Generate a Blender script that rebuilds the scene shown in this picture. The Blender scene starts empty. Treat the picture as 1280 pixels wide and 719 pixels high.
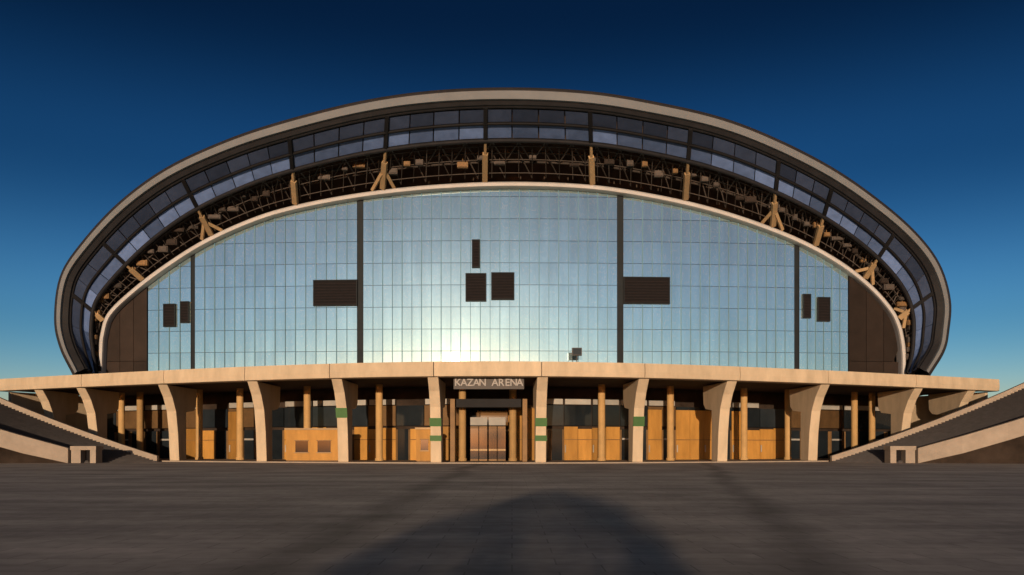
import bpy, bmesh, math, random
from mathutils import Vector
random.seed(7)
SC = bpy.context.scene
COL = SC.collection

# ------------------------------------------------------------------ camera
CAM_Z = 1.6
F = 1000.0            # focal length in photograph pixels (1280 wide)
HOR = 558.0           # horizon row in the photograph
cam = bpy.data.cameras.new('camera')
cam.sensor_width = 36.0
cam.lens = 36.0 * F / 1280.0
cam.shift_y = (HOR - 359.5) / 1280.0
cam.clip_end = 6000.0
cam_ob = bpy.data.objects.new('camera', cam)
COL.objects.link(cam_ob)
cam_ob.location = (0, 0, CAM_Z)
cam_ob.rotation_euler = (math.radians(90), 0, 0)
SC.camera = cam_ob

# ------------------------------------------------------------------ light
SUN_EL = math.radians(5.0)
SUN_AZ = math.radians(5.5)          # behind the camera, this far to its left
to_sun = Vector((-math.sin(SUN_AZ) * math.cos(SUN_EL), -math.cos(SUN_AZ) * math.cos(SUN_EL), math.sin(SUN_EL)))
world = bpy.data.worlds.new('World')
SC.world = world
world.use_nodes = True
wn = world.node_tree.nodes
wl = world.node_tree.links
wn.clear()
sky = wn.new('ShaderNodeTexSky')
sky.sky_type = 'NISHITA'
sky.sun_disc = False
sky.sun_elevation = SUN_EL
sky.sun_rotation = math.atan2(to_sun.x, to_sun.y)
sky.altitude = 900.0
sky.air_density = 1.0
sky.dust_density = 0.85
sky.ozone_density = 3.0
hsv = wn.new('ShaderNodeHueSaturation')
hsv.inputs['Hue'].default_value = 0.497
hsv.inputs['Saturation'].default_value = 1.1
gam = wn.new('ShaderNodeGamma')
gam.inputs['Gamma'].default_value = 1.3
bg = wn.new('ShaderNodeBackground')
bg.inputs['Strength'].default_value = 0.10
wout = wn.new('ShaderNodeOutputWorld')
wl.new(sky.outputs[0], hsv.inputs['Color'])
wl.new(hsv.outputs[0], gam.inputs['Color'])
tcw = wn.new('ShaderNodeTexCoord')
sep = wn.new('ShaderNodeSeparateXYZ')
wl.new(tcw.outputs['Generated'], sep.inputs[0])
ramp = wn.new('ShaderNodeValToRGB')            # deep, clear sky: darkens from the horizon to the zenith all round
ramp.color_ramp.interpolation = 'EASE'
els = ramp.color_ramp.elements
els[0].position = 0.0; els[0].color = (1.9, 1.3, 1.35, 1)
els[1].position = 1.0; els[1].color = (0.06, 0.08, 0.11, 1)
for (p_, v_) in ((0.15, (0.84, 0.82, 0.86, 1)), (0.32, (0.27, 0.38, 0.46, 1)), (0.48, (0.09, 0.13, 0.17, 1))):
    e_ = els.new(p_); e_.color = v_
wl.new(sep.outputs[2], ramp.inputs[0])
mixw = wn.new('ShaderNodeVectorMath'); mixw.operation = 'MULTIPLY'
wl.new(gam.outputs[0], mixw.inputs[0]); wl.new(ramp.outputs[0], mixw.inputs[1])
wl.new(mixw.outputs[0], bg.inputs['Color'])
wl.new(bg.outputs[0], wout.inputs[0])

sun = bpy.data.lights.new('sun', 'SUN')
sun.energy = 4.5
sun.angle = math.radians(0.5)
sun.color = (1.0, 0.74, 0.50)
sun_ob = bpy.data.objects.new('sun', sun)
COL.objects.link(sun_ob)
sun_ob.location = (-20, -60, 60)
sun_ob.rotation_euler = to_sun.to_track_quat('Z', 'Y').to_euler()

SC.view_settings.view_transform = 'Standard'
SC.view_settings.look = 'None'
SC.view_settings.exposure = 0.0
SC.view_settings.gamma = 1.0
SC.view_settings.use_curve_mapping = False

# ------------------------------------------------------------------ helpers
def P(px, py, Y):
    return Vector(((px - 640.0) / F * Y, Y, CAM_Z + (HOR - py) / F * Y))

def obj(name, verts, faces, m, parent=None, smooth=False):
    me = bpy.data.meshes.new(name)
    me.from_pydata([tuple(v) for v in verts], [], faces)
    me.materials.append(m)
    if smooth:
        for p in me.polygons:
            p.use_smooth = True
    me.update()
    o = bpy.data.objects.new(name, me)
    COL.objects.link(o)
    if parent:
        o.parent = parent
    return o

def tag(o, label=None, cat=None, group=None, kind=None):
    if label: o['label'] = label
    if cat: o['category'] = cat
    if group: o['group'] = group
    if kind: o['kind'] = kind
    return o

def thing(name, label, cat, group=None, loc=(0, 0, 0)):
    o = bpy.data.objects.new(name, None)
    COL.objects.link(o)
    o.location = loc
    return tag(o, label, cat, group)

class MB:
    def __init__(s):
        s.v = []; s.f = []
    def add(s, verts, faces):
        n = len(s.v)
        s.v += [Vector(q) for q in verts]
        s.f += [tuple(i + n for i in q) for q in faces]
    def hexa(s, b, t):
        """b, t: four bottom and four top corners, same winding (counter-clockwise from above)"""
        s.add(list(b) + list(t), [(3, 2, 1, 0), (4, 5, 6, 7), (0, 1, 5, 4), (1, 2, 6, 5), (2, 3, 7, 6), (3, 0, 4, 7)])
    def box(s, x0, x1, y0, y1, z0, z1):
        s.hexa([(x0, y0, z0), (x1, y0, z0), (x1, y1, z0), (x0, y1, z0)],
               [(x0, y0, z1), (x1, y0, z1), (x1, y1, z1), (x0, y1, z1)])
    def obox(s, c, ux, uy, hx, hy, z0, z1):
        c = Vector((c[0], c[1], 0)); ux = Vector((ux[0], ux[1], 0)); uy = Vector((uy[0], uy[1], 0))
        q = [c - ux * hx - uy * hy, c + ux * hx - uy * hy, c + ux * hx + uy * hy, c - ux * hx + uy * hy]
        s.hexa([p + Vector((0, 0, z0)) for p in q], [p + Vector((0, 0, z1)) for p in q])
    def bar(s, a, b, w, h=None, up=(0, 0, 1)):
        a = Vector(a); b = Vector(b); h = h or w
        d = (b - a).normalized(); up = Vector(up)
        x = d.cross(up)
        if x.length < 1e-4: x = d.cross(Vector((1, 0, 0)))
        x.normalize(); y = x.cross(d).normalized()
        x *= w / 2; y *= h / 2
        s.hexa([a - x - y, a + x - y, a + x + y, a - x + y], [b - x - y, b + x - y, b + x + y, b - x + y])
    def tube(s, a, b, r0, r1=None, n=10):
        a = Vector(a); b = Vector(b); r1 = r0 if r1 is None else r1
        d = (b - a).normalized()
        x = d.orthogonal().normalized(); y = d.cross(x)
        vs = []
        for (p, r) in ((a, r0), (b, r1)):
            for i in range(n):
                t = 2 * math.pi * i / n
                vs.append(p + x * math.cos(t) * r + y * math.sin(t) * r)
        fs = [(i, (i + 1) % n, n + (i + 1) % n, n + i) for i in range(n)]
        fs += [tuple(range(n - 1, -1, -1)), tuple(range(n, 2 * n))]
        s.add(vs, fs)
    def strip(s, rows, closed=False):
        """rows: list of equal-length point lists"""
        n = len(rows[0]); k = len(rows)
        vs = [p for r in rows for p in r]
        fs = []
        for j in range(k - 1 + (1 if closed else 0)):
            a = j * n; b = ((j + 1) % k) * n
            for i in range(n - 1):
                fs.append((a + i, a + i + 1, b + i + 1, b + i))
        s.add(vs, fs)
    def build(s, name, m, parent=None, smooth=False):
        return obj(name, s.v, s.f, m, parent, smooth)

# ------------------------------------------------------------------ materials
def mat(name, col, rough=0.7, metal=0.0, var=0.12, scale=3.0, bump=0.0, bscale=20.0, rand=0.0, spec=0.1, stretch=(1, 1, 1), coat=0.0):
    m = bpy.data.materials.new(name); m.use_nodes = True
    nt = m.node_tree; N = nt.nodes; L = nt.links
    b = N['Principled BSDF']
    b.inputs['Roughness'].default_value = rough
    b.inputs['Metallic'].default_value = metal
    b.inputs['Specular IOR Level'].default_value = spec
    b.inputs['Coat Weight'].default_value = coat
    tc = N.new('ShaderNodeTexCoord'); mp = N.new('ShaderNodeMapping')
    mp.inputs['Scale'].default_value = stretch
    L.new(tc.outputs['Object'], mp.inputs['Vector'])
    nz = N.new('ShaderNodeTexNoise'); nz.inputs['Scale'].default_value = scale; nz.inputs['Detail'].default_value = 6
    nz.inputs['Roughness'].default_value = 0.65
    L.new(mp.outputs[0], nz.inputs['Vector'])
    mr = N.new('ShaderNodeMapRange')
    mr.inputs['From Min'].default_value = 0.25; mr.inputs['From Max'].default_value = 0.75
    mr.inputs['To Min'].default_value = 1 - var; mr.inputs['To Max'].default_value = 1 + var
    L.new(nz.outputs['Fac'], mr.inputs['Value'])
    oi = N.new('ShaderNodeObjectInfo')
    mr2 = N.new('ShaderNodeMapRange')
    mr2.inputs['To Min'].default_value = 1 - rand; mr2.inputs['To Max'].default_value = 1 + rand
    L.new(oi.outputs['Random'], mr2.inputs['Value'])
    mu = N.new('ShaderNodeMath'); mu.operation = 'MULTIPLY'
    L.new(mr.outputs[0], mu.inputs[0]); L.new(mr2.outputs[0], mu.inputs[1])
    vm = N.new('ShaderNodeVectorMath'); vm.operation = 'SCALE'
    vm.inputs[0].default_value = col
    L.new(mu.outputs[0], vm.inputs['Scale'])
    L.new(vm.outputs[0], b.inputs['Base Color'])
    if bump > 0:
        n2 = N.new('ShaderNodeTexNoise'); n2.inputs['Scale'].default_value = bscale; n2.inputs['Detail'].default_value = 4
        L.new(mp.outputs[0], n2.inputs['Vector'])
        bp = N.new('ShaderNodeBump'); bp.inputs['Strength'].default_value = bump; bp.inputs['Distance'].default_value = 0.05
        L.new(n2.outputs['Fac'], bp.inputs['Height']); L.new(bp.outputs[0], b.inputs['Normal'])
    return m

M = {}
M['stone'] = mat('beige_stone', (0.48, 0.385, 0.275), 0.75, var=0.17, scale=0.9, bump=0.2, bscale=6, rand=0.06, stretch=(1, 1, 0.35))
M['stone2'] = mat('stair_stone', (0.30, 0.25, 0.205), 0.8, var=0.16, scale=0.9, bump=0.3, bscale=6, rand=0.05)
M['step'] = mat('grey_granite_step', (0.075, 0.07, 0.072), 0.8, var=0.2, scale=1.5)
M['orange'] = mat('orange_timber', (0.33, 0.17, 0.042), 0.55, var=0.25, scale=1.2, stretch=(1, 1, 0.25), rand=0.30)
M['tan'] = mat('tan_steel', (0.34, 0.235, 0.13), 0.6, var=0.15, scale=1.0, rand=0.2)
M['amber'] = mat('amber_render', (0.36, 0.23, 0.10), 0.7, var=0.15, scale=1.0, rand=0.2)
M['lip'] = mat('cream_steel', (0.42, 0.41, 0.41), 0.6, var=0.12, scale=0.4)
M['rim'] = mat('grey_roof_metal', (0.150, 0.158, 0.170), 0.6, metal=0.0, var=0.12, scale=0.3)
M['rim_dark'] = mat('dark_roof_metal', (0.035, 0.032, 0.033), 0.5, var=0.2, scale=0.4)
M['roof'] = mat('roof_sheet', (0.16, 0.16, 0.17), 0.5, metal=0.3, var=0.15, scale=0.2)
M['dark'] = mat('dark_steel', (0.012, 0.012, 0.014), 0.6, var=0.3, scale=0.6, rand=0.3)
M['truss'] = mat('truss_steel', (0.06, 0.05, 0.045), 0.6, var=0.3, scale=0.6, rand=0.5)
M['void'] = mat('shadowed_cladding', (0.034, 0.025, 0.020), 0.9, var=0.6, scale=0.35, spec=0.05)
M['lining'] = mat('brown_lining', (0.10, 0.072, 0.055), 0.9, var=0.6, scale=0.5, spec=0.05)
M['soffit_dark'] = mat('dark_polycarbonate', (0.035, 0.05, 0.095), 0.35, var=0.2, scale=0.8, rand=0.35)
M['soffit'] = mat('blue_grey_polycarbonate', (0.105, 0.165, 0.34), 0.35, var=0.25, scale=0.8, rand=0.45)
M['brown'] = mat('brown_cladding', (0.024, 0.017, 0.014), 0.6, var=0.25, scale=0.5, rand=0.25)
M['louvre'] = mat('black_louvre', (0.010, 0.009, 0.010), 0.8, spec=0.1, var=0.2, scale=2)
M['slat'] = mat('black_slat', (0.016, 0.013, 0.014), 0.8, spec=0.1, var=0.2, scale=2)
M['gutter'] = mat('dark_recess_metal', (0.014, 0.018, 0.022), 0.6, var=0.2, scale=0.5)
M['mullion'] = mat('mullion_metal', (0.11, 0.23, 0.31), 0.6, metal=0.0, var=0.1, scale=0.5)
M['glass_dark'] = mat('dark_glass', (0.012, 0.016, 0.02), 0.08, var=0.3, scale=0.5, rand=0.5, spec=0.3)
M['grey'] = mat('pale_grey_metal', (0.30, 0.29, 0.27), 0.5, var=0.15, scale=1.0, rand=0.15)
M['ceiling'] = mat('dark_ceiling', (0.06, 0.045, 0.035), 0.8, var=0.2, scale=0.6)
M['frame'] = mat('bronze_frame', (0.17, 0.10, 0.045), 0.5, var=0.2, scale=1.0, rand=0.2)
M['bronze_panel'] = mat('bronze_panel', (0.11, 0.065, 0.03), 0.6, var=0.3, scale=0.8, rand=0.4)
M['green'] = mat('green_sign', (0.06, 0.13, 0.05), 0.5, var=0.1, scale=2.0, rand=0.1)
M['rail_green'] = mat('dark_green_rail', (0.05, 0.15, 0.05), 0.5)
M['white'] = mat('white_paint', (0.32, 0.30, 0.29), 0.6, var=0.06, scale=2.0)
M['signgrey'] = mat('grey_sign_rail', (0.075, 0.068, 0.066), 0.5, var=0.1, scale=2.0)
M['bark'] = mat('bark', (0.10, 0.07, 0.05), 0.9, var=0.3, scale=6.0, bump=0.5)
M['leaf'] = mat('leaf', (0.05, 0.09, 0.03), 0.6, var=0.3, scale=1.5)

def glass_mat():
    m = bpy.data.materials.new('media_glass'); m.use_nodes = True
    nt = m.node_tree; N = nt.nodes; L = nt.links
    b = N['Principled BSDF']
    oi = N.new('ShaderNodeObjectInfo')
    tc = N.new('ShaderNodeTexCoord')
    # fine vertical louvre fins and faint horizontal rows
    sx = N.new('ShaderNodeSeparateXYZ'); L.new(tc.outputs['Object'], sx.inputs[0])
    ramp = N.new('ShaderNodeMapRange'); ramp.inputs['To Min'].default_value = 0.95; ramp.inputs['To Max'].default_value = 1.04
    L.new(oi.outputs['Random'], ramp.inputs['Value'])
    nz = N.new('ShaderNodeTexNoise'); nz.inputs['Scale'].default_value = 0.35; nz.inputs['Detail'].default_value = 5
    mp = N.new('ShaderNodeMapping'); mp.inputs['Scale'].default_value = (2.2, 2.2, 0.25)
    L.new(tc.outputs['Object'], mp.inputs[0]); L.new(mp.outputs[0], nz.inputs['Vector'])
    mr = N.new('ShaderNodeMapRange'); mr.inputs['From Min'].default_value = 0.3; mr.inputs['From Max'].default_value = 0.7
    mr.inputs['To Min'].default_value = 0.90; mr.inputs['To Max'].default_value = 1.08
    L.new(nz.outputs['Fac'], mr.inputs['Value'])
    mu = N.new('ShaderNodeMath'); mu.operation = 'MULTIPLY'
    L.new(ramp.outputs[0], mu.inputs[0]); L.new(mr.outputs[0], mu.inputs[1])
    vm = N.new('ShaderNodeVectorMath'); vm.operation = 'SCALE'; vm.inputs[0].default_value = (0.47, 0.64, 0.69)
    L.new(mu.outputs[0], vm.inputs['Scale']); L.new(vm.outputs[0], b.inputs['Base Color'])
    b.inputs['Metallic'].default_value = 0.8
    b.inputs['Roughness'].default_value = 0.02
    b.inputs['Coat Weight'].default_value = 0.05; b.inputs['Coat Roughness'].default_value = 0.28
    n2 = N.new('ShaderNodeTexNoise'); n2.inputs['Scale'].default_value = 0.8; n2.inputs['Detail'].default_value = 2
    L.new(tc.outputs['Object'], n2.inputs['Vector'])
    bp = N.new('ShaderNodeBump'); bp.inputs['Strength'].default_value = 0.05; bp.inputs['Distance'].default_value = 0.05
    L.new(n2.outputs['Fac'], bp.inputs['Height']); L.new(bp.outputs[0], b.inputs['Normal'])
    return m
M['glass'] = glass_mat()

def plaza_mat():
    m = bpy.data.materials.new('plaza_paving'); m.use_nodes = True
    nt = m.node_tree; N = nt.nodes; L = nt.links
    b = N['Principled BSDF']; b.inputs['Roughness'].default_value = 0.85; b.inputs['Specular IOR Level'].default_value = 0.3
    tc = N.new('ShaderNodeTexCoord')
    def math_(op, a=None, c=None, **k):
        n = N.new('ShaderNodeMath'); n.operation = op
        for i, q in enumerate((a, c)):
            if q is None: continue
            if isinstance(q, (int, float)): n.inputs[i].default_value = q
            else: L.new(q, n.inputs[i])
        return n.outputs[0]
    def noise(scale, stretch, detail=6):
        mp = N.new('ShaderNodeMapping'); mp.inputs['Scale'].default_value = stretch
        L.new(tc.outputs['Object'], mp.inputs[0])
        n = N.new('ShaderNodeTexNoise'); n.inputs['Scale'].default_value = scale; n.inputs['Detail'].default_value = detail
        L.new(mp.outputs[0], n.inputs['Vector']); return n.outputs['Fac']
    def rng(v, a, c, lo, hi):
        n = N.new('ShaderNodeMapRange'); L.new(v, n.inputs['Value'])
        n.inputs['From Min'].default_value = a; n.inputs['From Max'].default_value = c
        n.inputs['To Min'].default_value = lo; n.inputs['To Max'].default_value = hi
        return n.outputs[0]
    br = N.new('ShaderNodeTexBrick')
    br.inputs['Scale'].default_value = 1.0; br.inputs['Mortar Size'].default_value = 0.012
    br.inputs['Brick Width'].default_value = 1.2; br.inputs['Row Height'].default_value = 0.6
    br.inputs['Color1'].default_value = (0.91, 0.91, 0.91, 1); br.inputs['Color2'].default_value = (1.08, 1.08, 1.08, 1)
    br.inputs['Mortar'].default_value = (0.66, 0.66, 0.66, 1)
    L.new(tc.outputs['Object'], br.inputs['Vector'])
    a = rng(noise(0.25, (1, 1, 1)), 0.3, 0.7, 0.72, 1.25)
    c = rng(noise(3.0, (1, 1, 1), 8), 0.3, 0.7, 0.88, 1.12)
    rows = rng(noise(1.0, (0.06, 0.55, 1), 3), 0.35, 0.65, 0.80, 1.14)
    v = math_('MULTIPLY', math_('MULTIPLY', a, c), rows)
    # worn dark wheel tracks running towards the building
    sx = N.new('ShaderNodeSeparateXYZ'); L.new(tc.outputs['Object'], sx.inputs[0])
    wob = rng(noise(0.12, (1, 1, 1), 2), 0.3, 0.7, -0.5, 0.5)
    for (xc, sl, w) in ((-3.3, 0.0, 0.55), (4.4, 0.22, 0.5)):
        line = math_('SUBTRACT', math_('ADD', sx.outputs[0], wob), math_('ADD', math_('MULTIPLY', math_('SUBTRACT', sx.outputs[1], 12.0), sl), xc))
        d = math_('ABSOLUTE', line)
        v = math_('MULTIPLY', v, rng(d, 0.15, w + 0.35, 0.62, 1.0))
    vm = N.new('ShaderNodeVectorMath'); vm.operation = 'SCALE'; vm.inputs[0].default_value = (0.37, 0.335, 0.315)
    L.new(v, vm.inputs['Scale'])
    mx = N.new('ShaderNodeVectorMath'); mx.operation = 'MULTIPLY'
    L.new(vm.outputs[0], mx.inputs[0]); L.new(br.outputs['Color'], mx.inputs[1])
    L.new(mx.outputs[0], b.inputs['Base Color'])
    bp = N.new('ShaderNodeBump'); bp.inputs['Strength'].default_value = 0.12; bp.inputs['Distance'].default_value = 0.01
    L.new(noise(8.0, (1, 1, 1), 6), bp.inputs['Height']); L.new(bp.outputs[0], b.inputs['Normal'])
    return m
M['plaza'] = plaza_mat()

# ------------------------------------------------------------------ ground
g = obj('plaza_ground', [(-3000, -3000, 0), (3000, -3000, 0), (3000, 3000, 0), (-3000, 3000, 0)], [(0, 1, 2, 3)], M['plaza'])
tag(g, 'wide dark paved plaza in front of the arena', 'ground', kind='structure')

# ------------------------------------------------------------------ the entrance podium
X0 = -1.8
def Yf(x):                       # line of the fascia, bowed towards the plaza
    d = abs(x - X0)
    return 71.0 + 13.0 * (math.sqrt(1 + (d / 25.0) ** 2) - 1)
def front(x):                    # point on the line and its outward normal (2D)
    h = 0.01
    s = (Yf(x + h) - Yf(x - h)) / (2 * h)
    n = Vector((s, -1, 0)).normalized()
    return Vector((x, Yf(x), 0)), n
def front_px(px):                # x on the fascia line seen at a pixel column
    x = (px - 640) / F * 75
    for _ in range(30): x = (px - 640) / F * Yf(x)
    return x
def offs(x, d):                  # inside the line by d metres
    p, n = front(x); return p - n * d
def offs_px(px, d):              # point on the line offset inwards by d, at a pixel column
    lo, hi = -75.0, 75.0
    for _ in range(50):
        m_ = (lo + hi) / 2; q = offs(m_, d)
        if q.x / q.y * F + 640 < px: lo = m_
        else: hi = m_
    return (lo + hi) / 2
Z_TOP, Z_BOT = 9.15, 7.80
XL, XR = -58.0, 55.0
pod = thing('entrance_podium', 'curved beige podium with leaning columns and long fascia under the glass front', 'podium', loc=(X0, 74, 0))
pod_off = Vector(pod.location)
class PB(MB):                    # builds a child of the podium given in world coordinates
    def build(s, name, m, parent=None, smooth=False):
        s.v = [v - pod_off for v in s.v]
        return obj(name, s.v, s.f, m, parent or pod, smooth)

# fascia in long cast pieces with open joints
cuts = [XL] + [front_px(p) for p in (102, 205, 306, 412, 542, 677, 806, 925, 1035, 1145)] + [XR]
fascia = []
for i in range(len(cuts) - 1):
    a, b = cuts[i] + 0.035, cuts[i + 1] - 0.035
    n = 8
    xs = [a + (b - a) * k / n for k in range(n + 1)]
    mb = PB()
    rows = []
    for d, z in ((0.0, Z_BOT + 0.05), (-0.06, Z_BOT + 0.55), (0.0, Z_TOP), (1.2, Z_TOP + 0.012), (1.2, Z_BOT), (0.25, Z_BOT)):
        rows.append([offs(x, d) + Vector((0, 0, z)) for x in xs])
    mb.strip(rows, closed=True)
    m0 = len(mb.v); k = n + 1
    mb.f.append(tuple(j * k for j in range(6))); mb.f.append(tuple(j * k + n for j in range(5, -1, -1)))
    fascia.append(mb.build('fascia_panel', M['stone']))

# terrace slab (roof of the podium) and dark ceiling
xs = [XL + (XR - XL) * k / 60 for k in range(61)]
mb = PB()
A = [offs(x, 1.15) for x in xs]
B = [Vector((p.x * 1.25, 150, 0)) for p in A]
mb.strip([[p + Vector((0, 0, Z_TOP)) for p in A], [p + Vector((0, 0, Z_TOP)) for p in B]])
mb.build('terrace_deck', M['stone2'])
mb = PB()
mb.strip([[offs(x, 1.15) + Vector((0, 0, Z_BOT + 0.12)) for x in xs], [offs(x, 14.2) + Vector((0, 0, Z_BOT + 0.12)) for x in xs]])
mb.build('ceiling', M['ceiling'])
# paved step under the columns
mb = PB()
rows = [[offs(x, d) + Vector((0, 0, z)) for x in xs] for d, z in ((2.6, 0.0), (2.6, 0.12), (13.9, 0.12))]
mb.strip(rows)
mb.build('plinth_step', M['stone2'])
# closed ends
for x in (XL + 0.3, XR - 0.3):
    p, n = front(x); t = Vector((-n.y, n.x, 0))
    mb = PB(); c = p - n * 8.2
    mb.obox(c, t, n, 0.25, 6.9, 0.0, Z_BOT - 0.01)
    mb.build('end_wall', M['stone'])

# leaning fin columns: profile in the plane across the fascia (depth inside the line, height)
FIN = [(2.9, 0.12), (2.65, 3.0), (2.2, 5.2), (1.4, 6.6), (0.3, Z_BOT - 0.02), (7.2, Z_BOT - 0.02), (7.0, 5.9), (6.4, 5.4), (4.6, 5.2), (4.6, 0.12)]
fin_px = [(66, 60), (118, 102), (218, 203), (327, 309), (429, 413), (545, 536), (676, 680), (797, 811), (903, 917), (1016, 1030), (1130, 1145), (1195, 1212)]
fin_x = []
def fin_dir(x):                  # fins turn only part of the way with the bow
    p, n = front(x)
    base = p - n * 2.9
    k_ = 0.10 if x < X0 else 0.30
    m_ = (n * k_ + Vector((0, k_ - 1.0, 0))).normalized()
    return base + m_ * 2.9, m_
for (pb, pt) in fin_px:
    x = offs_px(pb, 2.9)
    fin_x.append(x)
    p, n = fin_dir(x)
    t = Vector((-n.y, n.x, 0))
    mb = PB()
    vs = []
    for s in (-1, 1):
        for (d, z) in FIN:
            hw = 0.50 - 0.02 * (z / 8.0)
            vs.append(p - n * d + t * s * hw + Vector((0, 0, z)))
    k = len(FIN)
    fs = [tuple(range(k)), tuple(range(2 * k - 1, k - 1, -1))]
    for i in range(k):
        j = (i + 1) % k
        fs.append((i, i + k, j + k, j))
    mb.add(vs, fs)
    o = mb.build('fin_column', M['stone'])
    bm = bmesh.new(); bm.from_mesh(o.data); bmesh.ops.recalc_face_normals(bm, faces=bm.faces); bm.to_mesh(o.data); bm.free()
    bv = o.modifiers.new('bevel', 'BEVEL'); bv.width = 0.05; bv.segments = 2; bv.limit_method = 'ANGLE'
# inner round columns
for px in (152, 175, 249, 300, 384, 474, 578, 641, 752, 838, 930, 985, 1068, 1090):
    x = offs_px(px, 9.0); q = offs(x, 9.0)
    mb = PB(); mb.tube(q + Vector((0, 0, 0.12)), q + Vector((0, 0, Z_BOT + 0.12)), 0.36, n=14)
    mb.tube(q + Vector((0, 0, 0.12)), q + Vector((0, 0, 0.4)), 0.44, n=14)
    mb.build('round_column', M['amber'], smooth=False)

# inner wall: dark glass over timber, pale transom band
WD = 13.0
def wall_piece(px0, px1, z0, z1, name, m, d0=WD, th=0.12, parent=None, gap=0.03):
    a, b = offs_px(px0, d0), offs_px(px1, d0)
    mb = PB()
    q = [offs(a + gap, d0), offs(b - gap, d0), offs(b - gap, d0 + th), offs(a + gap, d0 + th)]
    mb.hexa([v + Vector((0, 0, z0)) for v in q], [v + Vector((0, 0, z1)) for v in q])
    return mb.build(name, m, parent)
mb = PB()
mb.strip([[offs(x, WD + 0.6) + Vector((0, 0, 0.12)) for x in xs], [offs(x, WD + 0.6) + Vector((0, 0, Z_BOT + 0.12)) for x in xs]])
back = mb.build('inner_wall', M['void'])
back_kids = []
orange = [(228, 272), (286, 304), (352, 424), (440, 503), (516, 584), (636, 666), (704, 778), (812, 834), (846, 856), (862, 890), (912, 934), (938, 990), (996, 1008), (172, 182)]
def is_orange(p): return any(a <= p <= b for a, b in orange)
px = 40.0
i = 0
while px < 1210:
    w = 17.5
    c = px + w / 2
    if not (586 < c < 636):
        if is_orange(c):
            tall = any(a <= c <= b and b - a < 31 for a, b in orange)
            o = wall_piece(px, px + w, 0.13, 5.6 if tall else 3.45 + 0.12 * (i % 3), 'timber_panel', M['orange'], d0=WD - (0.06 if tall else 0.0), parent=pod)
            wall_piece(px, px + w, 2.28, 2.36, 'panel_rail', M['frame'], d0=WD - 0.09, th=0.025, parent=o)
            if i % 2 == 0: wall_piece(px + 1.2, px + 2.4, 0.95, 1.75, 'handle', M['grey'], d0=WD - 0.13, th=0.05, parent=o, gap=0)
        else:
            o = wall_piece(px, px + w, 0.13, 3.45, 'glass_door', M['glass_dark'], d0=WD + 0.1, parent=pod)
            wall_piece(px, px + 2.2, 0.13, 3.4, 'door_frame', M['frame'], d0=WD, th=0.09, parent=o).matrix_parent_inverse.identity()
            wall_piece(px + w - 2.2, px + w, 0.13, 3.4, 'door_frame', M['frame'], d0=WD, th=0.09, parent=o)
            if i % 3 == 0:
                wall_piece(px + 2.5, px + w - 2.5, 2.3, 2.5, 'door_rail', M['grey'], d0=WD + 0.02, th=0.07, parent=o)
    if i % 2 == 0:
        wall_piece(px, px + 2 * w, 3.80, 5.95, 'upper_pane', M['bronze_panel'] if random.random() < 0.3 else M['glass_dark'], d0=WD + 0.12, parent=pod, gap=0.06)
        if random.random() < 0.72 and not (560 < c < 655):
            wall_piece(px + 1, px + 2 * w - 1, 6.05, 6.62, 'transom_panel', M['grey'], d0=WD, parent=pod, gap=0.05)
    px += w; i += 1
# main portal in the middle bay
por = pod
q0, q1 = P(566, 0, 78.0).x, P(656, 0, 78.0).x
for (x, n) in ((q0, 'portal_jamb'), (q1, 'portal_jamb')):
    mb = PB(); mb.box(x - 0.22, x + 0.22, 77.6, 79.5, 0.12, 6.2); mb.build(n, M['frame'])
mb = PB(); mb.box(q0 + 0.36, q1 - 0.36, 77.6, 79.6, 5.4, 6.2); mb.build('portal_head', M['dark'])
for (a, b) in ((588, 609), (611, 632)):
    mb = PB(); mb.box(P(a, 0, 80).x, P(b, 0, 80).x, 79.9, 80.05, 3.7, 4.5); mb.build('portal_light_panel', M['grey'])
for k, (a, b) in enumerate(((588, 598), (599, 609), (611, 621), (622, 632))):
    mb = PB(); mb.box(P(a, 0, 80).x, P(b, 0, 80).x, 80.0, 80.08, 0.13, 3.6); dl = mb.build('entrance_door', M['glass_dark'])
    for z in (0.14, 1.15, 3.4):
        mb = PB(); mb.box(P(a, 0, 80).x, P(b, 0, 80).x, 79.94, 79.99, z, z + 0.18)
        mb.build('door_rail', M['frame'] if z != 1.15 else M['tan'], dl)

# ------------------------------------------------------------------ the arena
ar = thing('arena', 'oval arena with arched canopy roof over a tall pale blue glass front', 'stadium', loc=(-2, 122, 0))
ar_off = Vector(ar.location)
class AB(MB):
    def build(s, name, m, parent=None, smooth=False):
        s.v = [v - ar_off for v in s.v]
        return obj(name, s.v, s.f, m, parent or ar, smooth)
XG = -2.5
def Yg(x): return 118.0 + (x - XG) ** 2 / 900.0
def glass_px(px):
    x = (px - 640) / F * 120
    for _ in range(40): x = (px - 640) / F * Yg(x)
    return x
def on_glass(px, py, d=0.0):
    x = glass_px(px); y = Yg(x)
    return Vector((x, y - d, CAM_Z + (HOR - py) / F * y))

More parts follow.
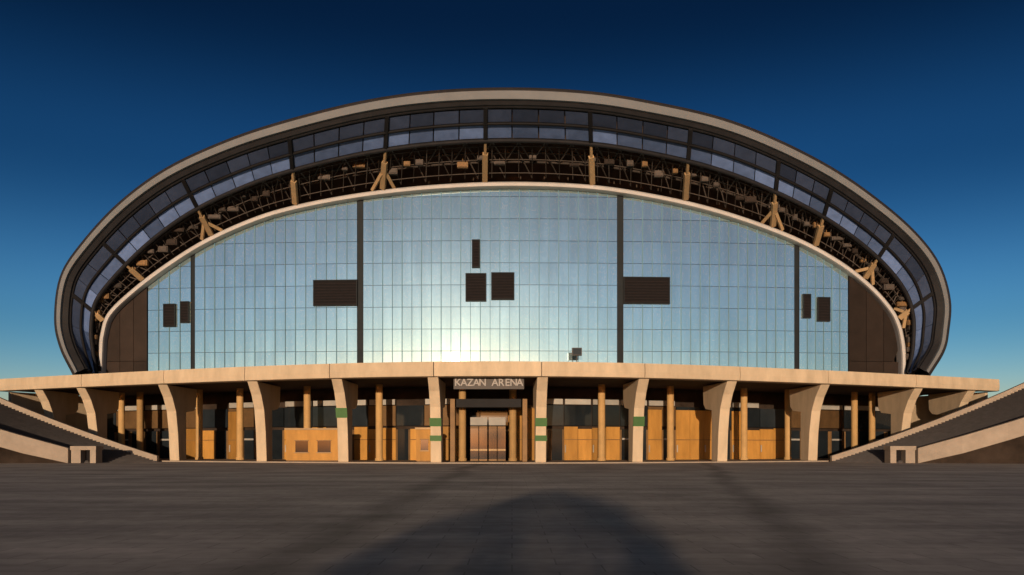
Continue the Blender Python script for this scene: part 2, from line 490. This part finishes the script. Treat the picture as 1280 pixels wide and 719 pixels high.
def catmull(pts, n):
    out = []
    q = [2 * Vector(pts[0]) - Vector(pts[1])] + [Vector(p) for p in pts] + [2 * Vector(pts[-1]) - Vector(pts[-2])]
    for i in range(1, len(q) - 2):
        a, b, c, d = q[i - 1:i + 3]
        for k in range(n):
            t = k / n
            out.append(0.5 * (2 * b + (c - a) * t + (2 * a - 5 * b + 4 * c - d) * t * t + (3 * b - a - 3 * c + d) * t ** 3))
    out.append(q[-2])
    return out
rim_px = [(88, 470), (71, 435), (64, 398), (71, 345), (97, 303), (145, 251), (205, 207), (280, 172), (355, 147), (450, 123), (540, 110), (640, 106),
          (740, 111), (830, 126), (905, 144), (972, 170), (1042, 206), (1100, 246), (1147, 287), (1178, 328), (1192, 374), (1190, 414), (1184, 440), (1166, 470)]
lip_px = [(124, 470), (125, 440), (127, 418), (136, 392), (167, 362), (208, 331), (256, 301), (316, 274), (370, 258), (450, 243), (540, 233), (640, 229),
          (740, 233), (820, 245), (890, 261), (955, 282), (1010, 305), (1055, 331), (1090, 359), (1114, 386), (1124, 405), (1129, 425), (1131, 445), (1131, 470)]
NS = 6
rim2 = catmull(rim_px, NS); lip2 = catmull(lip_px, NS)
def Yr(x): return 104.0 + (x + 2) ** 2 / 340.0
def solve(px, py, fy):
    x = (px - 640) / F * 110
    for _ in range(40): x = (px - 640) / F * fy(x)
    return P(px, py, fy(x))
R = [solve(p.x, p.y, Yr) for p in [Vector((a.x, a.y, 0)) for a in rim2]]
L = [solve(p.x, p.y, lambda x: Yg(x) - 1.1) for p in [Vector((a.x, a.y, 0)) for a in lip2]]
NU = len(R)
def inward(i, C):
    a = C[max(i - 1, 0)]; b = C[min(i + 1, NU - 1)]
    t = (b - a); t.y = 0; t.normalize()
    return Vector((t.z, 0, -t.x))       # left-to-right travel over the arch: inward is to the right of travel
IN_R = [inward(i, R) for i in range(NU)]
IN_L = [inward(i, L) for i in range(NU)]
side = [min(1.0, abs(i - NU // 2) / (NU / 2)) for i in range(NU)]      # 0 at the crown, 1 at the feet
def sweep(C, IN, prof, name, m, parent=None, closed=False, smooth=False):
    """prof(i) -> list of (inward, depth) points"""
    mb = AB()
    k = len(prof(0))
    rows = []
    for j in range(k):
        row = []
        for i in range(NU):
            a, d = prof(i)[j]
            row.append(C[i] + IN[i] * a + Vector((0, d, 0)))
        rows.append(row)
    mb.strip(rows, closed=closed)
    return mb.build(name, m, parent, smooth)
rimw = [1.85 - 0.35 * s * s for s in side]
lightw = [1.12 - 0.72 * s ** 1.3 for s in side]
sweep(R, IN_R, lambda i: [(0.0, 1.4), (0.12, 0.5), (0.75, 0.05)], 'rim_cap', M['rim_dark'], smooth=True)
sweep(R, IN_R, lambda i: [(0.75, 0.0), (0.78 + lightw[i], -0.12), (0.80 + lightw[i], 0.35)], 'rim_fascia', M['rim'])
sweep(R, IN_R, lambda i: [(0.80 + lightw[i], 0.36), (rimw[i] + 0.5, 0.6), (rimw[i] + 0.6, 1.2)], 'rim_soffit', M['dark'])
S0 = [R[i] + IN_R[i] * (rimw[i] + 0.55) + Vector((0, 1.1, 0)) for i in range(NU)]
T1, T2, T3 = 0.03, 0.20, 0.38
def S(i, t, up=0.0):
    """point on the canopy underside; fractional i allowed; up lifts off the surface (towards the roof)"""
    i = max(0.0, min(NU - 1.001, i)); a = int(i); f = i - a
    kk = T3 + 0.36 * (abs(i - NU / 2) / (NU / 2)) ** 2          # the panel band widens towards the feet
    t = t * kk / T3 if t < T3 else kk + (t - T3) * (1 - kk) / (1 - T3)
    s = S0[a].lerp(S0[a + 1], f); l = L[a].lerp(L[a + 1], f)
    n = IN_R[a].lerp(IN_R[a + 1], f)
    return s.lerp(l, t) - n * up + Vector((0, up * 0.9, 0))
# strut positions along the arch, from the photograph
strut_px = [(128, 400), (178, 352), (265, 297), (365, 259), (483, 238), (611, 229), (740, 233), (861, 253), (965, 286), (1018, 309), (1078, 348), (1122, 397)]
strut_i = []
for (a, b) in strut_px:
    best = min(range(NU), key=lambda i: (lip2[i].x - a) ** 2 + (lip2[i].y - b) ** 2)
    strut_i.append(best)
bays = [0] + strut_i + [NU - 1]
for b in range(len(bays) - 1):
    i0, i1 = bays[b], bays[b + 1]
    n = max(1, round((S0[i1] - S0[i0]).length / 3.4))
    for k in range(n):
        ia = i0 + (i1 - i0) * k / n + 0.05; ib = i0 + (i1 - i0) * (k + 1) / n - 0.05
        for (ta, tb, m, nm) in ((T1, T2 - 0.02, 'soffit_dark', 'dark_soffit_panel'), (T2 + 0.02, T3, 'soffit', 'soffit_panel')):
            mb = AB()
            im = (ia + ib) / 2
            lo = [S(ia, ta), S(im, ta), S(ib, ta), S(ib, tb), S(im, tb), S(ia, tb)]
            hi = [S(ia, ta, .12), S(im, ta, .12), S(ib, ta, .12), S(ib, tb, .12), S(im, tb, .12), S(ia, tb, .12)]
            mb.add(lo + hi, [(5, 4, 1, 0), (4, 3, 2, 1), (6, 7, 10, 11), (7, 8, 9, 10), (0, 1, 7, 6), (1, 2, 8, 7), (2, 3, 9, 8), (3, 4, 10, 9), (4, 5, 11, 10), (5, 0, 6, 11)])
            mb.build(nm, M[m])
for si in strut_i:              # dark radial ribs between the bays
    mb = AB(); mb.bar(S(si, 0.0, 0.0), S(si, T3 + 0.03, 0.0), 0.55, 0.5, up=(0, 1, 0)); mb.build('radial_rib', M['dark'])
def ring(t, up, r, name, m):
    mb = AB(); n = 6
    rows = []
    for k in range(n):
        a = 2 * math.pi * k / n
        rows.append([S(i, t, up) - IN_R[i] * math.cos(a) * r + Vector((0, math.sin(a) * r, 0)) for i in range(NU)])
    mb.strip(rows, closed=True)
    return mb.build(name, m, smooth=True)
ring(0.0, 0.1, 0.28, 'ring_beam', M['dark'])
ring(T2, -0.05, 0.22, 'ring_beam', M['dark'])
ring(T3 + 0.03, -0.1, 0.32, 'ring_beam', M['dark'])
ring(0.62, 0.8, 0.20, 'ring_beam', M['truss'])
ring(0.78, 1.2, 0.18, 'ring_beam', M['truss'])
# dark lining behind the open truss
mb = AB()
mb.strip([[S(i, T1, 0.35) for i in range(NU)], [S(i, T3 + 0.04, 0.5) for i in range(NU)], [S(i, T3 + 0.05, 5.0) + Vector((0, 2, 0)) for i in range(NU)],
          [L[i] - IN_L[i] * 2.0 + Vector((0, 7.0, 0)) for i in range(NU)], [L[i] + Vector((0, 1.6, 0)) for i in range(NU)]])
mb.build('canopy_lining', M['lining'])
for t_, u_ in ((0.50, 0.2), (0.70, 0.5), (0.88, 0.4)):
    ring(t_, u_, 0.07, 'catwalk_rail', M['truss'])
for i_ in range(2, NU - 3):
    mb = AB(); mb.tube(S(i_ + 0.5, T3 + 0.05, 0.25), S(i_ + 0.5, 0.95, 0.45), 0.055, n=5); mb.build('purlin', M['truss'])
# zig-zag web members between the ring beams
step = 2.0
k = 0
i = 0.5
while i + step < NU - 1:
    mb = AB()
    a, b = (S(i, T3 + 0.05, 0.1), S(i + step / 2, 0.78, 1.2)) if k % 2 == 0 else (S(i, 0.78, 1.2), S(i + step / 2, T3 + 0.05, 0.1))
    mb.tube(a, b, 0.11, n=6); mb.build('web_member', M['truss'])
    if k % 2 == 0:
        mb = AB(); mb.tube(S(i, 0.62, 0.8), S(i + 1.0, 0.97, 0.6), 0.09, n=6); mb.build('web_member', M['truss'])
    i += step / 2; k += 1
# lamps and service boxes hung along the catwalk
i = 2.0
while i < NU - 3:
    if random.random() < 0.75:
        t = 0.60 + random.uniform(-0.02, 0.16)
        c = S(i, t, 0.3 + random.random() * 0.5)
        w, h = random.uniform(0.35, 0.9), random.uniform(0.3, 0.55)
        mb = AB(); mb.box(c.x - w, c.x + w, c.y - 0.3, c.y + 0.3, c.z - h, c.z + h * 0.6)
        mb.box(c.x - w * 0.8, c.x + w * 0.8, c.y - 0.42, c.y - 0.301, c.z - h * 0.8, c.z + h * 0.4)
        mb.bar((c.x, c.y, c.z + h * 0.6), (c.x, c.y + 0.2, c.z + h + 0.9), 0.09)
        mb.build('service_box', M[random.choice(['truss', 'truss', 'frame', 'brown'])])
    i += random.uniform(1.0, 1.9)
# tan raking struts rising from the lip
for j, si in enumerate(strut_i):
    foot = L[si] - IN_L[si] * 0.4
    top = S(si, T3 + 0.05, -0.1)
    mb = AB()
    w = 0.75
    mb.bar(foot, foot.lerp(top, 0.72), w, 0.55, up=(0, 1, 0))
    mb.bar(foot.lerp(top, 0.72), top, w * 0.45, 0.4, up=(0, 1, 0))
    st = mb.build('strut', M['tan'])
    tang = Vector((-IN_L[si].z, 0, IN_L[si].x))
    if j in (2, 4, 8, 10, 11):
        for s in (-1, 1):
            mb = AB()
            mb.bar(foot + tang * s * 1.6 + Vector((0, 0.3, 0)), foot.lerp(top, 0.42) + tang * s * 0.3, 0.45, 0.35, up=(0, 1, 0))
            mb.build('brace', M['tan'], st)
# pale lip beam along the top of the glass front
LW = 0.66
def lprof(i):
    a = [(-0.05, 0.0), (0.2, -0.3), (LW * 0.9, -0.25), (LW, 0.1), (LW, 1.6), (-0.05, 1.6)]
    return [(x - 0.15, d) for x, d in a]
sweep(L, IN_L, lprof, 'lip_beam', M['lip'], closed=True)

# wall behind the glass panels
def lip_z(x):                    # height of the lip's lower edge over a given x
    for i in range(NU - 1):
        a, b = L[i] + IN_L[i] * (LW - 0.3), L[i + 1] + IN_L[i + 1] * (LW - 0.3)
        if a.x <= x <= b.x and b.x > a.x:
            return a.z + (b.z - a.z) * (x - a.x) / (b.x - a.x)
    return 8.0
gx = [L[2].x + 0.3 + (L[-3].x - L[2].x - 0.6) * k / 80 for k in range(81)]
mb = AB()
mb.strip([[Vector((x, Yg(x) + 0.35, Z_TOP + 0.002)) for x in gx], [Vector((x, Yg(x) + 0.35, max(Z_TOP + 0.1, lip_z(x) + 0.6))) for x in gx]])
wall = mb.build('facade_wall', M['brown'])

def panel(name, x0, x1, z0, z1, m, d=0.0, th=0.12, parent=None, gap=0.03, tilt=0.0):
    """a flat panel standing on the facade line, its top cut along the arch; None when wholly above it"""
    x0 += gap; x1 -= gap; z0 += gap; z1 -= gap
    za, zb = min(z1, lip_z(x0)), min(z1, lip_z(x1))
    if max(za, zb) < z0 + 0.25: return None
    pts = []
    if za > z0: pts += [(x0, z0)]
    else:
        f = (z0 - za) / (zb - za); pts += [(x0 + (x1 - x0) * f, z0)]
    if zb > z0: pts += [(x1, z0), (x1, zb)]
    else:
        f = (za - z0) / (za - zb); pts += [(x0 + (x1 - x0) * f, z0)]
    # where the arch leaves the top edge inside the panel
    mids = []
    for k in range(1, 8):
        x = x0 + (x1 - x0) * k / 8
        z = min(z1, lip_z(x))
        if z > z0: mids.append((x, z))
    pts += [q for q in reversed(mids)]
    if za > z0: pts += [(x0, za)]
    ya, yb = Yg(x0), Yg(x1)
    def pos(x, z, dd): return Vector((x, ya + (yb - ya) * (x - x0) / (x1 - x0) - d + dd + tilt * (z - z0), z))
    n = len(pts)
    mb = AB()
    mb.add([pos(x, z, 0) for x, z in pts] + [pos(x, z, th) for x, z in pts],
           [tuple(range(n)), tuple(range(2 * n - 1, n - 1, -1))] + [(i, i + n, (i + 1) % n + n, (i + 1) % n) for i in range(n)])
    return mb.build(name, m, parent)

bands = [(185, 238.5, 2), (243.5, 446.5, 8), (454, 771.5, 13), (779, 993, 9), (999, 1060, 3)]
rows_z = [Z_TOP + 0.02] + [Z_TOP + 0.02 + 3.25 * k for k in range(1, 12)]
mull = []
for (pa, pb, n) in bands:
    xa, xb = glass_px(pa), glass_px(pb)
    for k in range(n):
        x0 = xa + (xb - xa) * k / n; x1 = xa + (xb - xa) * (k + 1) / n
        for r in range(len(rows_z) - 1):
            panel('glass_panel', x0, x1, rows_z[r], rows_z[r + 1], M['glass'], parent=wall, tilt=random.uniform(-0.0025, 0.0025))
        for f in (0.0, 0.5):
            x = x0 + (x1 - x0) * f
            if k == 0 and f == 0: continue
            w = 0.05 if f == 0 else 0.03
            zt = min(lip_z(x - w), lip_z(x + w)) - 0.02
            mb = AB(); y = Yg(x)
            mb.box(x - w, x + w, y - 0.11 - f * 0.04, y - 0.005, Z_TOP + 0.03, zt)
            mb.build('mullion', M['mullion'], wall)
for (pa, pb) in ((238.5, 243.5), (446.5, 454), (771.5, 779), (993, 999)):
    xa, xb = glass_px(pa), glass_px(pb)
    panel('recessed_strip', xa, xb, Z_TOP + 0.01, 60, M['gutter'], d=-0.08, parent=wall)
# brown cladding beyond the glass
for (pa, pb, n) in ((133, 184, 3), (1061, 1126, 3)):
    xa, xb = glass_px(pa), glass_px(pb)
    for k in range(n):
        for (z0, z1) in ((Z_TOP + 0.02, 14.5), (14.5, 40)):
            panel('cladding_panel', xa + (xb - xa) * k / n, xa + (xb - xa) * (k + 1) / n, z0, z1, M['brown'], d=0.02, parent=wall)
# dark louvred openings in the glass front
for (a, b, c, d) in ((392, 350, 447, 383), (779, 347, 837, 380), (205, 380, 220, 409), (226, 377, 237, 404), (1003, 368, 1013, 398), (1021, 372, 1037, 402),
                     (590, 300, 600, 335), (582, 342, 608, 377), (614, 341, 643, 375)):
    p0, p1 = on_glass(a, d), on_glass(b if False else c, b)
    x0, x1 = p0.x, p1.x; z0, z1 = p0.z, p1.z
    y0, y1 = Yg(x0), Yg(x1)
    win = panel('louvre_window', x0, x1, z0, z1, M['louvre'], d=0.24, th=0.2, parent=wall, gap=0)
    def seg(xa, xb, za, zb, nm, m, dd):
        mb = AB(); ya = y0 + (y1 - y0) * (xa - x0) / (x1 - x0); yb = y0 + (y1 - y0) * (xb - x0) / (x1 - x0)
        mb.hexa([(xa, ya - dd, za), (xb, yb - dd, za), (xb, yb - 0.245, za), (xa, ya - 0.245, za)], [(xa, ya - dd, zb), (xb, yb - dd, zb), (xb, yb - 0.245, zb), (xa, ya - 0.245, zb)])
        return mb.build(nm, m, win)
    fr = 0.14
    seg(x0, x1, z0, z0 + fr, 'frame', M['gutter'], 0.36); seg(x0, x1, z1 - fr, z1, 'frame', M['gutter'], 0.36)
    seg(x0, x0 + fr, z0 + fr, z1 - fr, 'frame', M['gutter'], 0.36); seg(x1 - fr, x1, z0 + fr, z1 - fr, 'frame', M['gutter'], 0.36)
    nsl = int((z1 - z0 - 2 * fr) / 0.42)
    for k in range(nsl):
        z = z0 + fr + 0.1 + k * 0.42
        seg(x0 + fr + .002, x1 - fr - .002, z, z + 0.16, 'slat', M['slat'], 0.33)
    win.parent = ar
# roof shell carried back over the bowl
mb = AB()
C0 = Vector((-2, 0, 9))
def shell(i, s, y, out):
    q = R[i] - IN_R[i] * out
    return Vector((C0.x + (q.x - C0.x) * s, q.y + y, C0.z + (q.z - C0.z) * s))
mb.strip([[shell(i, s, y, o) for i in range(NU)] for s, y, o in ((1, 1.35, -0.02), (1, 6, 0.6), (1.0, 20, 2.2), (1.0, 45, 3.0), (0.95, 80, 3.0), (0.75, 130, 2.0), (0.4, 170, 0.0))])
mb.v = [Vector((v.x, v.y, max(v.z, 0.05))) for v in mb.v]
mb.build('roof_shell', M['roof'], smooth=True)
# bowl wall under the roof at both flanks
for s in (-1, 1):
    mb = AB()
    pts = []
    for k in range(14):
        t = k / 13
        x = s * (56 + 22 * math.sin(t * math.pi * 0.9)) - 2
        pts.append(Vector((x, 127 + t * 150, 0)))
    mb.strip([[p + Vector((0, 0, 0)) for p in pts], [p + Vector((0, 0, 14)) for p in pts]])
    mb.build('bowl_wall', M['brown'])

# ------------------------------------------------------------------ staircases at both ends
def staircase(sg, label):
    def W(x, y, z=0.0): return Vector((X0 + sg * (x), y, z))
    N0, N1 = (39.0, 77.0), (56.0, 70.6)
    F0, F1 = (34.6, 82.0), (52.6, 84.5)
    RISE = 6.5
    t = thing('staircase', label, 'staircase', 'stairs flanking the podium', loc=W(38, 80))
    off = Vector(t.location)
    class SB(MB):
        def build(s, name, m, parent=None, smooth=False):
            if sg < 0:
                s.f = [f for f in s.f]
            o = obj(name, [v - off for v in s.v], s.f, m, parent or t, smooth)
            bm = bmesh.new(); bm.from_mesh(o.data); bmesh.ops.recalc_face_normals(bm, faces=bm.faces); bm.to_mesh(o.data); bm.free()
            return o
    def n_(s): return (N0[0] + (N1[0] - N0[0]) * s, N0[1] + (N1[1] - N0[1]) * s)
    def f_(s): return (F0[0] + (F1[0] - F0[0]) * s, F0[1] + (F1[1] - F0[1]) * s)
    SM = 1.30; NST = 56
    def zf(q): return RISE * (0.8 * q + 0.2 * q * q / 1.3)
    mb = SB()
    for k in range(NST):
        s0 = SM * k / NST; s1 = SM * (k + 1) / NST
        z0 = 0.0; z1 = zf(s1)
        q = [n_(s0), n_(s1), f_(s1), f_(s0)]
        mb.hexa([W(*p, max(0.0, z1 - 0.5)) for p in q], [W(*p, z1) for p in q])
    tag(mb.build('stair_flight', M['step']), kind='stuff')
    # far parapet: lit inner face above the steps
    for (fn, zt0, zt1, th, nm, lo0, lo1) in ((f_, 0.95, 0.95, 0.5, 'far_parapet', -0.15, -0.15),):
        mb = SB()
        for k in range(6):
            s0, s1 = SM * k / 6, SM * (k + 1) / 6
            a, b = fn(s0), fn(s1)
            q = [(a[0], a[1] + 0.01), (b[0], b[1] + 0.01), (b[0], b[1] + th), (a[0], a[1] + th)]
            za, zb = zf(s0), zf(s1)
            mb2 = SB()
            mb2.hexa([W(*q[0], max(0, za - .3)), W(*q[1], zb - .3), W(*q[2], zb - .3), W(*q[3], max(0, za - .3))], [W(*q[0], za + .62), W(*q[1], zb + .62), W(*q[2], zb + .62), W(*q[3], za + .62)])
            mb2.build('parapet', M['stone2'])
            # supporting wall below
            mb2 = SB()
            mb2.hexa([W(q[0][0], q[0][1] + .05, 0), W(q[1][0], q[1][1] + .05, 0), W(q[2][0], q[2][1] - .05, 0), W(q[3][0], q[3][1] - .05, 0)],
                     [W(q[0][0], q[0][1] + .05, max(.02, za - .31)), W(q[1][0], q[1][1] + .05, max(.02, zb - .31)), W(q[2][0], q[2][1] - .05, max(.02, zb - .31)), W(q[3][0], q[3][1] - .05, max(.02, za - .31))])
            mb2.build('support_wall', M['step'])
    # near parapet: deep sloping slab, undercroft shade below put into a dark-coloured wall
    for k in range(6):
        s0, s1 = 0.08 + (SM - 0.08) * k / 6, 0.08 + (SM - 0.08) * (k + 1) / 6
        a, b = n_(s0), n_(s1)
        za, zb = zf(s0), zf(s1)
        q = [(a[0], a[1] - 0.55), (b[0], b[1] - 0.55), (b[0], b[1] - 0.01), (a[0], a[1] - 0.01)]
        lo = lambda z: max(0.0, z - 0.62)
        mb2 = SB()
        mb2.hexa([W(*q[0], lo(za)), W(*q[1], lo(zb)), W(*q[2], lo(zb)), W(*q[3], lo(za))], [W(*q[0], za + 1.0), W(*q[1], zb + 1.0), W(*q[2], zb + 1.0), W(*q[3], za + 1.0)])
        mb2.build('parapet', M['stone2'])
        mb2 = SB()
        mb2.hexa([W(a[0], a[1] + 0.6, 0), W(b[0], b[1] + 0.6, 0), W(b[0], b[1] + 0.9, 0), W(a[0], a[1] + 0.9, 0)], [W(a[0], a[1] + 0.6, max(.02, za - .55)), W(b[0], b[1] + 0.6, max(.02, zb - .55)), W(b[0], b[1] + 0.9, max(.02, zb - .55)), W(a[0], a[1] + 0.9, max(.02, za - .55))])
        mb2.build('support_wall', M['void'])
    # end block with a dark recess at the foot
    x0, x1 = N0[0] - 1.1, N0[0] + 1.25
    mb = SB()
    for (a, b) in ((x0, x0 + 0.55), (x1 - 0.9, x1)):
        p = [W(a, 76.3), W(b, 76.3), W(b, 77.5), W(a, 77.5)]
        mb.hexa(p, [v + Vector((0, 0, 1.25)) for v in p])
    p = [W(x0 - .06, 76.22), W(x1 + .06, 76.22), W(x1 + .06, 77.6), W(x0 - .06, 77.6)]
    mb.hexa([v + Vector((0, 0, 1.25)) for v in p], [v + Vector((0, 0, 1.62)) for v in p])
    eb = mb.build('end_block', M['stone2'])
    mb = SB(); p = [W(x0 + .5, 77.2), W(x1 - .85, 77.2), W(x1 - .85, 77.35), W(x0 + .5, 77.35)]
    mb.hexa(p, [v + Vector((0, 0, 1.25)) for v in p]); mb.build('dark_recess', M['louvre'], eb)
    # top landing
    a, b = n_(SM), f_(SM)
    mb = SB(); z = RISE * SM
    p = [W(*a), W(a[0] + 14, a[1] + 2), W(b[0] + 14, b[1] + 12), W(b[0], b[1])]
    mb.hexa([v + Vector((0, 0, 0)) for v in p], [v + Vector((0, 0, z)) for v in p]); mb.build('landing', M['step'])
    return t
staircase(-1, 'splayed stone staircase at the podium end nearer the orange ticket booths')
staircase(1, 'splayed stone staircase at the podium end farther from the ticket booths')

# ------------------------------------------------------------------ name sign over the main entrance
sg = thing('name_sign', 'pale raised capital letters on a grey rail over the main entrance', 'sign', loc=(P(611, 0, 72.4).x, 72.4, 6.78))
w = (655 - 567) / F * 72.4
mb = MB(); mb.box(-w / 2, w / 2, 0.02, 0.22, 0.0, 0.28); mb.box(-w / 2, w / 2, 0.1, 0.2, 0.28, 0.95)
for x in (-w / 2 + .3, 0, w / 2 - .3): mb.box(x - .05, x + .05, 0.24, 0.3, 0.1, 1.1)
mb.build('sign_rail', M['signgrey'], sg)
word = 'KAZAN ARENA'
pitch = w * 0.97 / len(word)
for k, ch in enumerate(word):
    if ch == ' ': continue
    cu = bpy.data.curves.new('letter', 'FONT')
    cu.body = ch; cu.size = 0.90; cu.extrude = 0.05; cu.align_x = 'CENTER'; cu.offset = 0.014
    tmp = bpy.data.objects.new('tmp_text', cu); COL.objects.link(tmp)
    bpy.context.view_layer.update()
    tme = bpy.data.meshes.new_from_object(tmp.evaluated_get(bpy.context.evaluated_depsgraph_get()))
    bpy.data.objects.remove(tmp)
    tme.materials.clear(); tme.materials.append(M['white'])
    lo = bpy.data.objects.new('letter', tme); COL.objects.link(lo); lo.parent = sg
    lo.rotation_euler = (math.radians(90), 0, 0)
    lo.location = ((k + 0.5) * pitch - w * 0.485, 0.03, 0.30)

# ------------------------------------------------------------------ green gate boards fixed to the columns
def fin_front(idx, z):           # point on the leaning front edge of a column
    p, n = fin_dir(fin_x[idx]); d = 2.9 - 0.087 * z if z < 3 else 2.65 - 0.2045 * (z - 3.0)
    return p - n * d + Vector((0, 0, z)), n
def gate_board(idx, z, h, label, w=1.08):
    q, n = fin_front(idx, z)
    t = Vector((-n.y, n.x, 0))
    o = thing('gate_board', label, 'sign', 'green boards on the columns', loc=q + n * 0.10)
    lean = 0.087 if z < 3 else 0.2045
    mb = MB()
    b = [t * -w / 2, t * w / 2, t * w / 2 - n * 0.06, t * -w / 2 - n * 0.06]
    mb.hexa([v - n * lean * 0 for v in b], [v + n * lean * h + Vector((0, 0, h)) for v in b]); mb.build('board', M['green'], o)
    for zz in (0.0, h - 0.07):
        mb = MB(); b = [t * -w / 2 + n * .03, t * w / 2 + n * .03, t * w / 2 + n * .002, t * -w / 2 + n * .002]
        mb.hexa([v + Vector((0, 0, zz)) + n * lean * zz for v in b], [v + Vector((0, 0, zz + 0.07)) + n * lean * (zz + .07) for v in b]); mb.build('edge_rail', M['rail_green'], o)
gate_board(6, 3.45, 0.75, 'upper green board on the entrance column farther from the booths')
gate_board(6, 2.1, 0.5, 'lower green board on the entrance column farther from the booths')
gate_board(5, 3.45, 0.75, 'upper green board on the entrance column beside the narrow booth')
gate_board(5, 2.1, 0.5, 'lower green board on the entrance column beside the narrow booth')
gate_board(4, 4.3, 0.9, 'single green board on the column beside the wide two-window booth')
gate_board(7, 3.5, 0.9, 'single green board on a column with no ticket booth near it')

# ------------------------------------------------------------------ ticket booths standing in the arcade
def booth(pa, pb, Y, label, wins):
    x0, x1 = P(pa, 0, Y).x, P(pb, 0, Y).x
    o = thing('ticket_booth', label, 'booth', 'orange booths in the arcade', loc=((x0 + x1) / 2, Y + 1, 0.12))
    hw = (x1 - x0) / 2
    mb = MB(); mb.box(-hw, hw, -0.9, 1.1, 0.1, 3.1); mb.build('body', M['orange'], o)
    mb = MB(); mb.box(-hw + .06, hw - .06, -0.84, 1.04, 0.0, 0.1); mb.build('plinth', M['frame'], o)
    mb = MB(); mb.box(-hw - .1, hw + .1, -1.05, 1.2, 3.1, 3.28); mb.build('roof', M['tan'], o)
    for (f0, f1, z0, z1) in wins:
        a, b = -hw + 2 * hw * f0, -hw + 2 * hw * f1
        mb = MB(); mb.box(a, b, -0.93, -0.901, z0, z1); wi = mb.build('window', M['glass_dark'], o)
        mb = MB(); mb.box(a - .08, b + .08, -1.02, -0.905, z0 - .1, z0 - .003); mb.build('sill', M['tan'], wi)
        mb = MB(); mb.box(a - .08, b + .08, -0.96, -0.905, z1 + .003, z1 + .09); mb.build('frame', M['frame'], wi)
booth(520, 539, 76.5, 'narrow orange ticket booth with one window beside the entrance', [(0.3, 0.8, 1.1, 2.1)])
booth(357, 423, 79.0, 'wide orange ticket booth with two dark serving windows', [(0.18, 0.42, 0.9, 2.0), (0.6, 0.85, 0.9, 2.0)])

# ------------------------------------------------------------------ small plant on the terrace
c = on_glass(719, 448, 3.0)
o = thing('floodlight', 'small grey floodlight box standing on the terrace before the glass', 'floodlight', loc=(c.x, c.y, Z_TOP))
mb = MB(); mb.box(-0.7, 0.7, -0.4, 0.4, 5.5, 6.6); hz = mb.build('housing', M['signgrey'], o)
hz.location.z = 0
mb = MB(); mb.box(-0.6, 0.6, -0.46, -0.401, 5.6, 6.5); mb.build('lens', M['glass_dark'], o)
mb = MB(); mb.tube((0, 0, 0), (0, 0, 5.5), 0.09, 0.07); mb.tube((0, 0, 0), (0, 0, 0.1), 0.3); mb.build('mast', M['signgrey'], o)

# ------------------------------------------------------------------ stand-in tree added unseen behind the viewer, shaped to cast the plaza shadow
sh = Vector((to_sun.x, to_sun.y, 0)).normalized()
tp = Vector((1.0, 20, 0)) + sh * 53.0
tr = thing('shadow_tree', 'low broad round-crowned tree added out of view to cast the plaza shadow', 'tree', loc=tp)
mb = MB(); mb.tube((0, 0, 0), (0.05, 0, 1.3), 0.16, 0.12); mb.tube((0.05, 0, 1.3), (0, 0.05, 2.6), 0.12, 0.05)
for k in range(9):
    a = k * 2.4; r = 1.1 + 0.5 * random.random()
    mb.tube((0.03, 0, 1.5 + 0.1 * k), (math.cos(a) * r, math.sin(a) * r, 3.0 + 0.12 * k), 0.04, 0.012, n=6)
mb.build('trunk', M['bark'], tr)
mb = MB()
for k in range(3400):
    while True:
        q = Vector((random.uniform(-1, 1), random.uniform(-1, 1), random.uniform(-1, 1)))
        if 0.1 < q.length < 1: break
    q = q.normalized() * (q.length ** 0.45)
    wob = 1 + 0.08 * math.sin(5 * q.x + 3 * q.z) + 0.06 * math.sin(9 * q.y + 1)
    c = Vector((q.x * 2.4 * wob, q.y * 2.4 * wob, 4.0 + q.z * 1.35 * wob))
    d = Vector((random.gauss(0, 1), random.gauss(0, 1), random.gauss(0, 1))).normalized()
    e = d.orthogonal().normalized(); s = random.uniform(0.035, 0.07)
    mb.add([c - d * s * 1.5, c + e * s, c + d * s * 1.5, c - e * s], [(0, 1, 2, 3)])
mb.build('crown', M['leaf'], tr)
